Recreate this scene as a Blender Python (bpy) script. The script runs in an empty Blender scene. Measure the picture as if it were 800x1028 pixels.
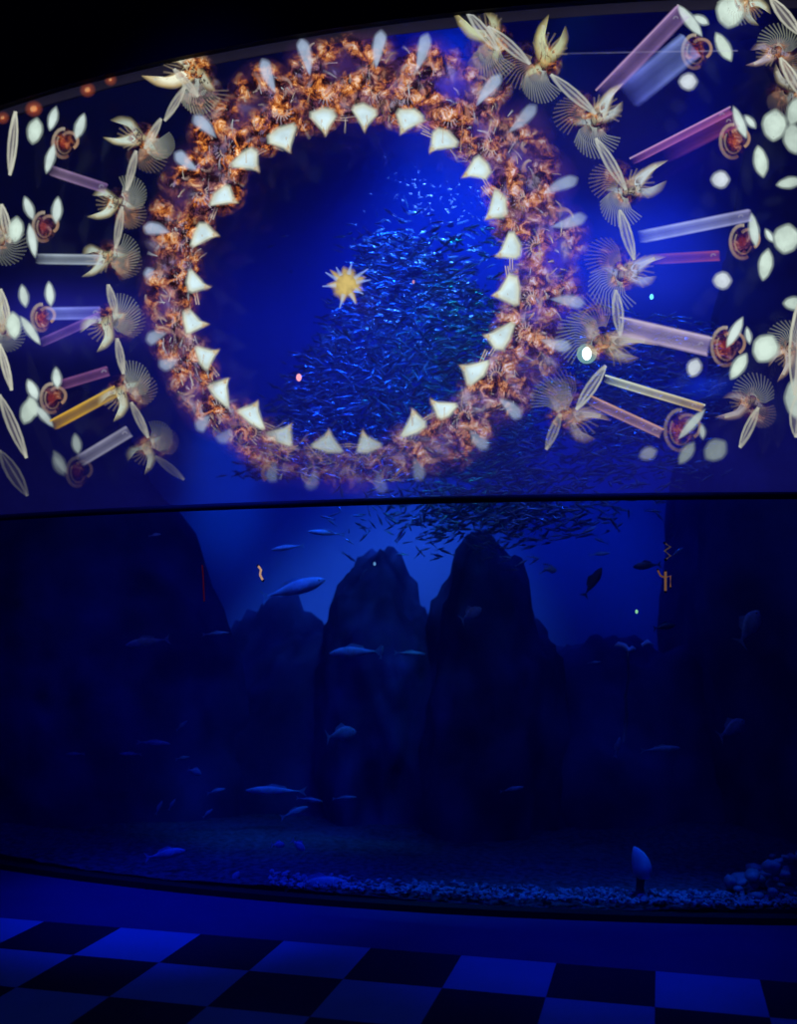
import bpy, bmesh, math, random
from mathutils import Vector, Matrix, noise
S = bpy.context.scene
C = S.collection
PI = math.pi
# ---------------------------------------------------------------- camera
F, PITCH, H = 1035.92, 0.102058, 1.6
CX, CY, R0 = 2.3583, 16.1483, 10.4983          # vertical cylinder of the curved tank front
RS = R0 + 0.12                                  # the gauze screen hangs just in front of it
cam = bpy.data.cameras.new('camera'); cam_o = bpy.data.objects.new('camera', cam); C.objects.link(cam_o)
cam.sensor_fit = 'HORIZONTAL'; cam.sensor_width = 36; cam.lens = F / 800 * 36
cam_o.location = (0, 0, H); cam_o.rotation_euler = (PI / 2 + PITCH, 0, 0)
cam.clip_end = 100
cam.dof.use_dof = True; cam.dof.focus_distance = 5.55; cam.dof.aperture_fstop = 1.5
S.camera = cam_o
S.view_settings.view_transform = 'Standard'; S.view_settings.look = 'None'
S.view_settings.exposure = 0; S.view_settings.gamma = 1; S.view_settings.use_curve_mapping = False
S.cycles.transparent_max_bounces = 64
S.cycles.max_bounces = 5
S.cycles.use_denoising = True
S.cycles.sample_clamp_indirect = 2

def ray(x, y):
    a = (x - 400) / F; b = -(y - 514) / F
    c, s = math.cos(PITCH), math.sin(PITCH)
    return Vector((a, c - b * s, s + b * c))
def hit(x, y, R):
    d = ray(x, y)
    A = d.x ** 2 + d.y ** 2; B = -2 * (d.x * CX + d.y * CY); D = CX * CX + CY * CY - R * R
    t = (-B - math.sqrt(max(B * B - 4 * A * D, 0))) / (2 * A)
    return d * t + Vector((0, 0, H)), t
def on_screen(x, y, off=0.0):
    """the point of the curved screen seen at x, y of the photo, as (arc angle, height)"""
    p, t = hit(x, y, RS)
    phi = math.atan2(p.x - CX, CY - p.y)
    return cyl(phi, p.z, RS + off)
def cyl(phi, z, R):
    return Vector((CX + R * math.sin(phi), CY - R * math.cos(phi), z))
def in_tank(x, y, depth):
    p, t = hit(x, y, R0)
    d = ray(x, y).normalized()
    return p + d * depth
ZT = hit(400, 24, RS)[0].z      # top of the screen
ZB = hit(400, 503, RS)[0].z     # hem bar
WATER_TOP = 6.2

# ---------------------------------------------------------------- materials
def nodes(name):
    m = bpy.data.materials.new(name); m.use_nodes = True
    nt = m.node_tree; nt.nodes.clear()
    o = nt.nodes.new('ShaderNodeOutputMaterial')
    return m, nt, o
def N(nt, t, **k):
    n = nt.nodes.new(t)
    for a, v in k.items():
        if a.startswith('i_'):
            n.inputs[a[2:].replace('_', ' ')].default_value = v
        else: setattr(n, a, v)
    return n
def surf(name, col, rough=.7, metal=0., spec=.5, noise_scale=0, var=.4, bump=0, col2=None):
    m, nt, o = nodes(name)
    b = N(nt, 'ShaderNodeBsdfPrincipled')
    b.inputs['Roughness'].default_value = rough; b.inputs['Metallic'].default_value = metal
    b.inputs['Specular IOR Level'].default_value = spec
    b.inputs['Base Color'].default_value = (*col, 1)
    if noise_scale:
        tc = N(nt, 'ShaderNodeTexCoord')
        nz = N(nt, 'ShaderNodeTexNoise'); nz.inputs['Scale'].default_value = noise_scale; nz.inputs['Detail'].default_value = 6
        nt.links.new(tc.outputs['Object'], nz.inputs['Vector'])
        r = N(nt, 'ShaderNodeValToRGB')
        c2 = col2 or tuple(c * (1 - var) for c in col)
        r.color_ramp.elements[0].position = .35; r.color_ramp.elements[0].color = (*c2, 1)
        r.color_ramp.elements[1].position = .65; r.color_ramp.elements[1].color = (*col, 1)
        nt.links.new(nz.outputs['Fac'], r.inputs['Fac']); nt.links.new(r.outputs['Color'], b.inputs['Base Color'])
        if bump:
            bp = N(nt, 'ShaderNodeBump'); bp.inputs['Strength'].default_value = bump; bp.inputs['Distance'].default_value = .05
            nt.links.new(nz.outputs['Fac'], bp.inputs['Height']); nt.links.new(bp.outputs['Normal'], b.inputs['Normal'])
    nt.links.new(b.outputs['BSDF'], o.inputs['Surface'])
    return m
def glow(name, col, st):
    m, nt, o = nodes(name)
    e = N(nt, 'ShaderNodeEmission'); e.inputs['Color'].default_value = (*col, 1); e.inputs['Strength'].default_value = st
    nt.links.new(e.outputs[0], o.inputs['Surface'])
    return m
def projected(name, fire=False, fabric=False):
    """light thrown on sheer gauze: it adds to what shows through the cloth"""
    m, nt, o = nodes(name)
    at = N(nt, 'ShaderNodeAttribute', attribute_name='light')
    uv = N(nt, 'ShaderNodeAttribute', attribute_name='loc')
    e = N(nt, 'ShaderNodeEmission'); tr = N(nt, 'ShaderNodeBsdfTransparent'); ad = N(nt, 'ShaderNodeAddShader')
    nz = N(nt, 'ShaderNodeTexNoise'); nz.inputs['Detail'].default_value = 5
    nt.links.new(uv.outputs['Vector'], nz.inputs['Vector'])
    mx = N(nt, 'ShaderNodeMix', data_type='RGBA', blend_type='MULTIPLY'); mx.inputs[0].default_value = 1
    r = N(nt, 'ShaderNodeValToRGB'); cr = r.color_ramp
    if fire:
        nz.inputs['Scale'].default_value = .075; nz.inputs['Detail'].default_value = 5; nz.inputs['Roughness'].default_value = .7; nz.inputs['Distortion'].default_value = .5
        cr.elements[0].position = .42; cr.elements[0].color = (.008, .003, .01, 1)
        cr.elements[1].position = .66; cr.elements[1].color = (1, .92, .78, 1)
        for p_, c_ in ((.47, (.06, .018, .02, 1)), (.52, (.26, .08, .03, 1)), (.57, (.62, .26, .06, 1)), (.61, (.75, .5, .25, 1))):
            el = cr.elements.new(p_); el.color = c_
    elif fabric:
        nz.inputs['Scale'].default_value = .02
        cr.elements[0].position = .2; cr.elements[0].color = (.75, .75, .75, 1)
        cr.elements[1].position = .8; cr.elements[1].color = (1.1, 1.1, 1.1, 1)
    else:
        nz.inputs['Scale'].default_value = .05
        cr.elements[0].position = .36; cr.elements[0].color = (.78, .78, .78, 1)
        cr.elements[1].position = .6; cr.elements[1].color = (1, 1, 1, 1)
    nt.links.new(nz.outputs['Fac'], r.inputs['Fac'])
    if fire:      # patches of lilac glass between the orange ones
        n2 = N(nt, 'ShaderNodeTexNoise'); n2.inputs['Scale'].default_value = .035; n2.inputs['Detail'].default_value = 2
        nt.links.new(uv.outputs['Vector'], n2.inputs['Vector'])
        r2 = N(nt, 'ShaderNodeValToRGB'); c2 = r2.color_ramp
        c2.elements[0].position = .42; c2.elements[0].color = (.012, .006, .02, 1)
        c2.elements[1].position = .70; c2.elements[1].color = (.62, .66, .8, 1)
        for p_, c_ in ((.50, (.07, .03, .08, 1)), (.57, (.24, .13, .18, 1)), (.63, (.48, .36, .28, 1))):
            el = c2.elements.new(p_); el.color = c_
        nt.links.new(nz.outputs['Fac'], r2.inputs['Fac'])
        r3 = N(nt, 'ShaderNodeMapRange'); r3.inputs[1].default_value = .40; r3.inputs[2].default_value = .52
        nt.links.new(n2.outputs['Fac'], r3.inputs[0])
        mm = N(nt, 'ShaderNodeMix', data_type='RGBA'); nt.links.new(r3.outputs[0], mm.inputs[0])
        nt.links.new(r2.outputs['Color'], mm.inputs[6]); nt.links.new(r.outputs['Color'], mm.inputs[7])
        nt.links.new(mm.outputs[2], mx.inputs[6])
    else: nt.links.new(r.outputs['Color'], mx.inputs[6])
    nt.links.new(at.outputs['Color'], mx.inputs[7])
    nt.links.new(mx.outputs[2], e.inputs['Color'])
    e.inputs['Strength'].default_value = 1
    if fabric: tr.inputs['Color'].default_value = (.86, .88, .93, 1)
    else:
        sp = N(nt, 'ShaderNodeSeparateColor'); nt.links.new((at if fire else mx).outputs['Color' if fire else 2], sp.inputs[0])
        a1 = N(nt, 'ShaderNodeMath', operation='MULTIPLY'); a1.inputs[1].default_value = 1.0 if fire else 1.9
        nt.links.new(sp.outputs[0], a1.inputs[0])
        a2 = N(nt, 'ShaderNodeMath', operation='SUBTRACT'); a2.inputs[0].default_value = 1; a2.use_clamp = True
        nt.links.new(a1.outputs[0], a2.inputs[1])
        nt.links.new(a2.outputs[0], tr.inputs['Color'])
    nt.links.new(e.outputs[0], ad.inputs[0]); nt.links.new(tr.outputs[0], ad.inputs[1])
    nt.links.new(ad.outputs[0], o.inputs['Surface'])
    m.cycles.emission_sampling = 'NONE'
    return m
LIGHT = projected('projected_light'); FIRE = projected('projected_fire', fire=True); FABRIC = projected('gauze', fabric=True)
M_BLACK = surf('black_paint', (.012, .011, .014), .9)
M_BAR = surf('dark_bar', (.05, .03, .035), .6)
M_ROCK = surf('rock', (.05, .09, .26), .95, spec=.1, noise_scale=2.2, var=.55, bump=.7)
M_WALL = surf('tank_back', (.2, .35, .6), .9, spec=.1, noise_scale=.35, var=.3)
M_SAND = surf('sand', (.035, .10, .17), .9, noise_scale=25, var=.8, bump=.5)
M_PEBBLE = surf('pebble', (.2, .38, .55), .7, noise_scale=9, var=.5)
M_SARD = surf('sardine_skin', (.22, .42, .62), .3, metal=.5, noise_scale=6, var=.5)
M_DARKFISH = surf('dark_fish_skin', (.05, .06, .08), .5)
M_PALE = surf('pale_fish_skin', (.25, .5, .7), .45, noise_scale=8, var=.35)
M_GREY = surf('grey_fish_skin', (.05, .10, .20), .5, noise_scale=8, var=.35)
M_FIN = surf('fin_skin', (.15, .25, .4), .5)
M_METAL = surf('lamp_housing', (.05, .05, .06), .4, metal=.6)
M_CORAL = surf('pale_coral', (.35, .6, .85), .8, noise_scale=12, var=.3)

# ---------------------------------------------------------------- object helpers
def tag(o, label=None, cat=None, group=None, kind=None):
    if label: o['label'] = label
    if cat: o['category'] = cat
    if group: o['group'] = group
    if kind: o['kind'] = kind
    return o
def thing(name, label, cat, loc=(0, 0, 0), group=None):
    o = bpy.data.objects.new(name, None); C.objects.link(o); o.location = loc; o.empty_display_size = .05
    return tag(o, label, cat, group)
def mesh_obj(name, verts, faces, mats, parent=None, smooth=True, light=None, loc=None, mi=None):
    me = bpy.data.meshes.new(name); me.from_pydata([tuple(v) for v in verts], [], faces)
    for m in (mats if isinstance(mats, (list, tuple)) else [mats]): me.materials.append(m)
    if light:
        a = me.attributes.new('light', 'FLOAT_COLOR', 'POINT')
        a.data.foreach_set('color', [c for v in light for c in (*v, 1)])
    if loc:
        a = me.attributes.new('loc', 'FLOAT_VECTOR', 'POINT')
        a.data.foreach_set('vector', [c for v in loc for c in v])
    if mi: me.polygons.foreach_set('material_index', mi)
    if smooth: me.polygons.foreach_set('use_smooth', [True] * len(me.polygons))
    me.update()
    o = bpy.data.objects.new(name, me); C.objects.link(o)
    if parent: o.parent = parent
    return o
def bm_obj(name, bm, mat, parent=None, smooth=True):
    me = bpy.data.meshes.new(name); bm.to_mesh(me); bm.free(); me.materials.append(mat)
    if smooth: me.polygons.foreach_set('use_smooth', [True] * len(me.polygons))
    o = bpy.data.objects.new(name, me); C.objects.link(o)
    if parent: o.parent = parent
    return o
def copy_tree(o, parent=None):
    c = o.copy(); C.objects.link(c); c.parent = parent
    for ch in o.children: copy_tree(ch, c)
    return c

# ---------------------------------------------------------------- the setting
T0 = Vector((-1.44083, 5.54582, 0)); TS = .448846; TH = -.248595
def make_floor():
    m, nt, o = nodes('floor_tiles')
    tc = N(nt, 'ShaderNodeTexCoord')
    mp = N(nt, 'ShaderNodeSeparateXYZ'); nt.links.new(tc.outputs['Object'], mp.inputs[0])
    def mth(op, a, b=None):
        n = N(nt, 'ShaderNodeMath', operation=op)
        for i, v in enumerate((a, b)):
            if v is None: continue
            if isinstance(v, (int, float)): n.inputs[i].default_value = v
            else: nt.links.new(v, n.inputs[i])
        return n.outputs[0]
    fx = mth('FLOOR', mth('DIVIDE', mp.outputs['X'], TS)); fy = mth('FLOOR', mth('DIVIDE', mp.outputs['Y'], TS))
    par = mth('PINGPONG', mth('ADD', fx, fy), 1)      # 0 even, 1 odd
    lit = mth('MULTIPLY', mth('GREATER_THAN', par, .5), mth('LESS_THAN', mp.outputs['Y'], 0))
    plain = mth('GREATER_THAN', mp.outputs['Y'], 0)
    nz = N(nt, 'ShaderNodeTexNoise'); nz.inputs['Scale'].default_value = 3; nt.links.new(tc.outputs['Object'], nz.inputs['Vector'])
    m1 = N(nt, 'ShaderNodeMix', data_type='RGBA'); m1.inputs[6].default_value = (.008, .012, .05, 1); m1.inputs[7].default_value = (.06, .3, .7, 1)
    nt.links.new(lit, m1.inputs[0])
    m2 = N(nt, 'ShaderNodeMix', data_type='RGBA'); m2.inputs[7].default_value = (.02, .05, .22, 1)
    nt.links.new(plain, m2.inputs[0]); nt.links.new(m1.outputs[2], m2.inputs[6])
    m3 = N(nt, 'ShaderNodeMix', data_type='RGBA', blend_type='MULTIPLY'); m3.inputs[0].default_value = .25
    nt.links.new(m2.outputs[2], m3.inputs[6]); nt.links.new(nz.outputs['Fac'], m3.inputs[7])
    b = N(nt, 'ShaderNodeBsdfPrincipled'); b.inputs['Roughness'].default_value = .55; b.inputs['Specular IOR Level'].default_value = .15
    nt.links.new(m3.outputs[2], b.inputs['Base Color']); nt.links.new(b.outputs[0], o.inputs['Surface'])
    # the floor ends at the tank front, following its curve
    inv = Matrix.Rotation(-TH, 3, 'Z')
    vs, fs = [], []
    n = 60
    for i in range(n + 1):
        ph = -.75 + 1.5 * i / n
        p = cyl(ph, 0, R0 - .05)
        q = Vector((p.x * 1.0, -3, 0))
        vs += [inv @ (p - T0), inv @ (q - T0)]
        if i < n: fs.append((2 * i, 2 * i + 1, 2 * i + 3, 2 * i + 2))
    o_ = mesh_obj('floor', vs, fs, m, smooth=False)
    o_.location = T0; o_.rotation_euler = (0, 0, TH)
    tag(o_, kind='structure')
make_floor()
def curved_strip(name, z0, z1, r_in, r_out, mat, parent=None, ph0=-.75, ph1=.75, n=90):
    vs, fs = [], []
    for i in range(n + 1):
        ph = ph0 + (ph1 - ph0) * i / n
        vs += [cyl(ph, z0, r_in), cyl(ph, z0, r_out), cyl(ph, z1, r_out), cyl(ph, z1, r_in)]
        if i < n:
            for k in range(4): fs.append((4 * i + k, 4 * i + (k + 1) % 4, 4 * i + 4 + (k + 1) % 4, 4 * i + 4 + k))
    fs += [(0, 1, 2, 3), (4 * n + 3, 4 * n + 2, 4 * n + 1, 4 * n)]
    return mesh_obj(name, vs, fs, mat, parent, smooth=False)
tag(curved_strip('wall_upper', ZT, 8.0, R0 + .01, RS + .05, M_BLACK), kind='structure')
tag(curved_strip('trim_1', 0.0, .035, R0 - .02, R0 + .07, M_BLACK), kind='structure')
vs = [(-9, -3, 8), (12, -3, 8), (12, 12, 8), (-9, 12, 8)]
tag(mesh_obj('ceiling', vs, [(3, 2, 1, 0)], M_BLACK, smooth=False), kind='structure')
# acrylic tank front
m, nt, o = nodes('acrylic')
tr = N(nt, 'ShaderNodeBsdfTransparent'); tr.inputs['Color'].default_value = (.93, .95, 1, 1)
gl = N(nt, 'ShaderNodeBsdfGlossy'); gl.inputs['Roughness'].default_value = .02
mx = N(nt, 'ShaderNodeMixShader'); mx.inputs[0].default_value = .01
nt.links.new(tr.outputs[0], mx.inputs[1]); nt.links.new(gl.outputs[0], mx.inputs[2]); nt.links.new(mx.outputs[0], o.inputs['Surface'])
M_ACRYL = m
tag(curved_strip('window_1', .035, 6.38, R0 - .12, R0, M_ACRYL), kind='structure')
# the water: it tints and scatters the lamps' light
m, nt, o = nodes('water')
vsc = N(nt, 'ShaderNodeVolumeScatter'); vsc.inputs['Color'].default_value = (.02, .12, .9, 1); vsc.inputs['Density'].default_value = .075; vsc.inputs['Anisotropy'].default_value = .1
vab = N(nt, 'ShaderNodeVolumeAbsorption'); vab.inputs['Color'].default_value = (.1, .35, .95, 1); vab.inputs['Density'].default_value = .12
ads = N(nt, 'ShaderNodeAddShader'); nt.links.new(vsc.outputs[0], ads.inputs[0]); nt.links.new(vab.outputs[0], ads.inputs[1]); nt.links.new(ads.outputs[0], o.inputs['Volume'])
def water():
    vs, fs = [], []
    n = 60
    for i in range(n + 1):
        p = cyl(-.75 + 1.5 * i / n, -.35, R0 - .125); q = Vector((p.x, 11.6, -.35))
        vs += [p, q, q + Vector((0, 0, 6.45)), p + Vector((0, 0, 6.45))]
        if i < n:
            for k in range(4): fs.append((4 * i + k, 4 * i + 4 + k, 4 * i + 4 + (k + 1) % 4, 4 * i + (k + 1) % 4))
    fs += [(0, 1, 2, 3), (4 * n + 3, 4 * n + 2, 4 * n + 1, 4 * n)]
    ob = mesh_obj('water', vs, fs, m, smooth=False)
    bm = bmesh.new(); bm.from_mesh(ob.data); bmesh.ops.recalc_face_normals(bm, faces=bm.faces); bm.to_mesh(ob.data); bm.free()
    tag(ob, kind='structure')
water()
# tank back wall and bed
def tank_back():
    vs, fs = [], []
    n, k = 60, 30
    for j in range(k + 1):
        for i in range(n + 1):
            x = -9 + 22 * i / n; z = -.3 + 8 * j / k
            y = 10.6 - .018 * (x - 1.5) ** 2 + .5 * noise.noise(Vector((x * .4, 0, z * .4)))
            vs.append((x, y, z))
    for j in range(k):
        for i in range(n):
            a = j * (n + 1) + i; fs.append((a, a + 1, a + n + 2, a + n + 1))
    tag(mesh_obj('wall_back', vs, fs, M_WALL), kind='structure')
tank_back()
def tank_bed():
    vs, fs = [], []
    n, k = 160, 60
    for j in range(k + 1):
        for i in range(n + 1):
            ph = -.75 + 1.5 * i / n
            r = R0 - .13 - (R0 - 6.75) * (j / k) ** 1.6
            p = cyl(ph, 0, r)
            p.z = .03 + .04 * noise.noise(p * 1.1) + .012 * noise.noise(p * 14)
            vs.append(p)
    for j in range(k):
        for i in range(n):
            a = j * (n + 1) + i; fs.append((a, a + 1, a + n + 2, a + n + 1))
    o = mesh_obj('sand_bed', vs, fs, M_SAND)
    tag(o, 'pale rippled sand on the bottom of the tank behind the glass', 'sand', kind='stuff')
tank_bed()

# ---------------------------------------------------------------- rocks
def rock(name, label, pos, dims, seed, mat=M_ROCK, sub=5, amp=.28, fr=1.3, cat='rock', lean=(0, 0)):
    bm = bmesh.new(); bmesh.ops.create_icosphere(bm, subdivisions=sub, radius=1)
    off = Vector((seed * 7.3, seed * 3.1, seed * 1.7))
    for v in bm.verts:
        d = v.co.normalized()
        h = 1 + amp * noise.fractal(d * fr + off, 1.0, 2.2, 6) + .10 * abs(noise.noise(d * fr * 4 + off))
        v.co = d * h
        v.co.x *= dims[0]; v.co.y *= dims[1]; v.co.z *= dims[2]
        v.co.x += lean[0] * v.co.z; v.co.y += lean[1] * v.co.z
    o = bm_obj(name, bm, mat); o.location = pos
    return tag(o, label, cat)
def rock_px(label, x, y, depth, wpx, hpx, seed, thick=1.0, **k):
    p = in_tank(x, y, depth); t = (p - Vector((0, 0, H))).length
    return rock('rock', label, p, (wpx / 2 * t / F, thick, hpx / 2 * t / F), seed, **k)
rock_px('huge dark rock slope filling the darkness beside the pale blue gap', 62, 800, 2.4, 430, 650, 1, thick=.85, amp=.2, lean=(-.12, 0))
rock_px('rounded dark boulder rising in the middle below the fish shoal', 385, 745, 3.0, 140, 330, 2, thick=.9, amp=.3)
rock_px('dark ragged boulder standing just beside the open blue water gap', 497, 760, 2.7, 150, 390, 3, thick=.9, amp=.3)
rock_px('tall dark rock pillar at the far end near the glass', 850, 640, 2.6, 250, 900, 4, thick=1.0, amp=.2)
rock_px('dark rock column behind the two small orange reflections', 718, 670, 3.6, 90, 420, 5, thick=.7, amp=.2)
rock_px('low pale ledge of rock under the blue gap with white coral on it', 620, 825, 3.2, 230, 330, 6, thick=.8, amp=.25)
rock_px('broad dim rock bank behind the fish that swim near the sand', 285, 850, 3.3, 220, 430, 7, thick=.8, amp=.25)
rock_px('flat low stone lying on the sand beside the pale upright sponge', 695, 922, .45, 75, 22, 8, thick=.15, sub=4, mat=M_PEBBLE)

# gravel heap at the bottom corner: one heap nobody counts, and the larger stones as things
rnd = random.Random(5)
def lump(bm, p, r, rnd, sub=1):
    ret = bmesh.ops.create_icosphere(bm, subdivisions=sub, radius=r)
    sx, sy, sz = rnd.uniform(.7, 1.3), rnd.uniform(.7, 1.3), rnd.uniform(.5, .9)
    rot = Matrix.Rotation(rnd.uniform(0, 6), 3, 'Z') @ Matrix.Rotation(rnd.uniform(-.6, .6), 3, 'X')
    for v in ret['verts']:
        q = rot @ Vector((v.co.x * sx, v.co.y * sy, v.co.z * sz)) * (1 + .2 * rnd.uniform(-1, 1))
        v.co = q + p
def bed_pt(x, depth, z=0.03):
    """point of the bed straight behind the glass where column x meets it"""
    p, t = hit(x, 921, R0); d = ray(x, 921); d.z = 0; d.normalize()
    q = p + d * depth; q.z = z
    return q
bm = bmesh.new()
for i in range(1100):
    x = 830 - 560 * rnd.random() ** 1.25; dp = .14 + .26 * rnd.random() ** 1.5
    lump(bm, bed_pt(x, dp, .04 + rnd.uniform(0, .02)), rnd.uniform(.008, .02), rnd)
tag(bm_obj('gravel', bm, M_PEBBLE, smooth=False), 'fine gravel strewn along the sand right behind the glass', 'gravel', kind='stuff')
stones = []
for i in range(46):
    x = rnd.uniform(735, 830); dp = rnd.uniform(.2, .75)
    hgt = max(0, (x - 730) / 80) * .28 * rnd.random()
    bm = bmesh.new(); lump(bm, Vector((0, 0, 0)), rnd.uniform(.02, .05), rnd, 2)
    o = bm_obj('stone', bm, M_PEBBLE); o.location = bed_pt(x, dp, .06 + hgt)
    tag(o, 'small pale stone in the heap piled at the foot of the rock pillar', 'stone', 'stones in the heap at the foot of the rock pillar')

# ---------------------------------------------------------------- fish
def fish_body(L, hgt, wid, n=14, m=10):
    """spindle along +x (head at +x), centred on the origin"""
    prof = [(0, .02), (.05, .33), (.12, .58), (.22, .85), (.35, 1), (.5, .95), (.65, .72), (.78, .45), (.88, .24), (.95, .17), (1.0, .15)]
    vs, fs = [], []
    for t, r in prof:
        x = L * (.5 - t)
        for k in range(m):
            a = 2 * PI * k / m
            vs.append(Vector((x, math.cos(a) * wid / 2 * r, math.sin(a) * hgt / 2 * r)))
    k_ = len(prof)
    for i in range(k_ - 1):
        for k in range(m):
            fs.append((i * m + k, i * m + (k + 1) % m, (i + 1) * m + (k + 1) % m, (i + 1) * m + k))
    fs.append(tuple(range(m))); fs.append(tuple(range(k_ * m - 1, (k_ - 1) * m - 1, -1)))
    return vs, fs
def fin(pts, th):
    vs = [Vector((x, th / 2, z)) for x, z in pts] + [Vector((x, -th / 2, z)) for x, z in pts]
    n = len(pts)
    fs = [tuple(range(n)), tuple(range(2 * n - 1, n - 1, -1))] + [(i, i + n, (i + 1) % n + n, (i + 1) % n) for i in range(n)]
    return vs, fs
def tail_pts(L, h): return [(-.47 * L, .05 * h), (-.62 * L, .5 * h), (-.56 * L, 0), (-.62 * L, -.5 * h), (-.47 * L, -.05 * h)]
def make_fish(name, label, L, h, w, mat, group=None, dorsal=.5, finmat=None, cat='fish'):
    t = thing(name, label, cat, group=group)
    mesh_obj('body', *fish_body(L, h, w), mat, t)
    fm = finmat or mat
    mesh_obj('tail_fin', *fin(tail_pts(L, h * 1.1), w * .08), fm, t, smooth=False)
    mesh_obj('dorsal_fin', *fin([(.18 * L, .42 * h), (.02 * L, .5 * h + dorsal * h * .5), (-.22 * L, .38 * h + dorsal * h * .2), (-.25 * L, .28 * h)], w * .08), fm, t, smooth=False)
    for s in (-1, 1):
        vs, fs = fin([(.22 * L, -.05 * h), (.02 * L, -.25 * h), (.03 * L, -.02 * h)], w * .06)
        for v in vs: v.y += s * (w * .46 + .25 * (.22 * L - v.x))
        mesh_obj('pectoral_fin', vs, fs, fm, t, smooth=False)
    for s in (-1, 1):
        bm = bmesh.new(); bmesh.ops.create_uvsphere(bm, u_segments=8, v_segments=6, radius=.045 * h + .002)
        for v in bm.verts: v.co += Vector((.385 * L, s * w * .27, .08 * h))
        bm_obj('eye', bm, M_DARKFISH, t)
    return t
SPINDLE = make_fish('fish', 'x', 1, .26, .13, M_GREY, finmat=M_FIN)
SLIM = make_fish('fish', 'x', 1, .17, .10, M_PALE, finmat=M_PALE)
DEEP = make_fish('fish', 'x', 1, .55, .16, M_GREY, finmat=M_FIN)
DARK = make_fish('fish', 'x', 1, .3, .15, M_DARKFISH)
used = set()
def put_fish(proto, label, x, y, lpx, ang=0, depth=.7, face=1, yaw=0, group=None, pale=None):
    o = proto if proto.name not in used else copy_tree(proto)
    used.add(proto.name)
    depth = min(1.3, depth * 2) if y < 840 else depth
    p = in_tank(x, y, depth); t = (p - Vector((0, 0, H))).length
    L = lpx * t / F / 1.1
    o.location = p; o.scale = (L, L, L)
    # ang: tilt in the picture plane; face: 1 swims towards photo right
    o.rotation_euler = (0, -math.radians(ang) * face if face > 0 else math.radians(ang), (0 if face > 0 else PI) + math.radians(yaw))
    o['label'] = label; o['category'] = 'fish'
    if group: o['group'] = group
    elif 'group' in o: del o['group']
    if pale:
        for ch in o.children:
            if ch.name.startswith('body') or 'fin' in ch.name:
                if ch.data.materials[0] is not pale:
                    ch.data = ch.data.copy(); ch.data.materials[0] = pale
    return o
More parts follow.
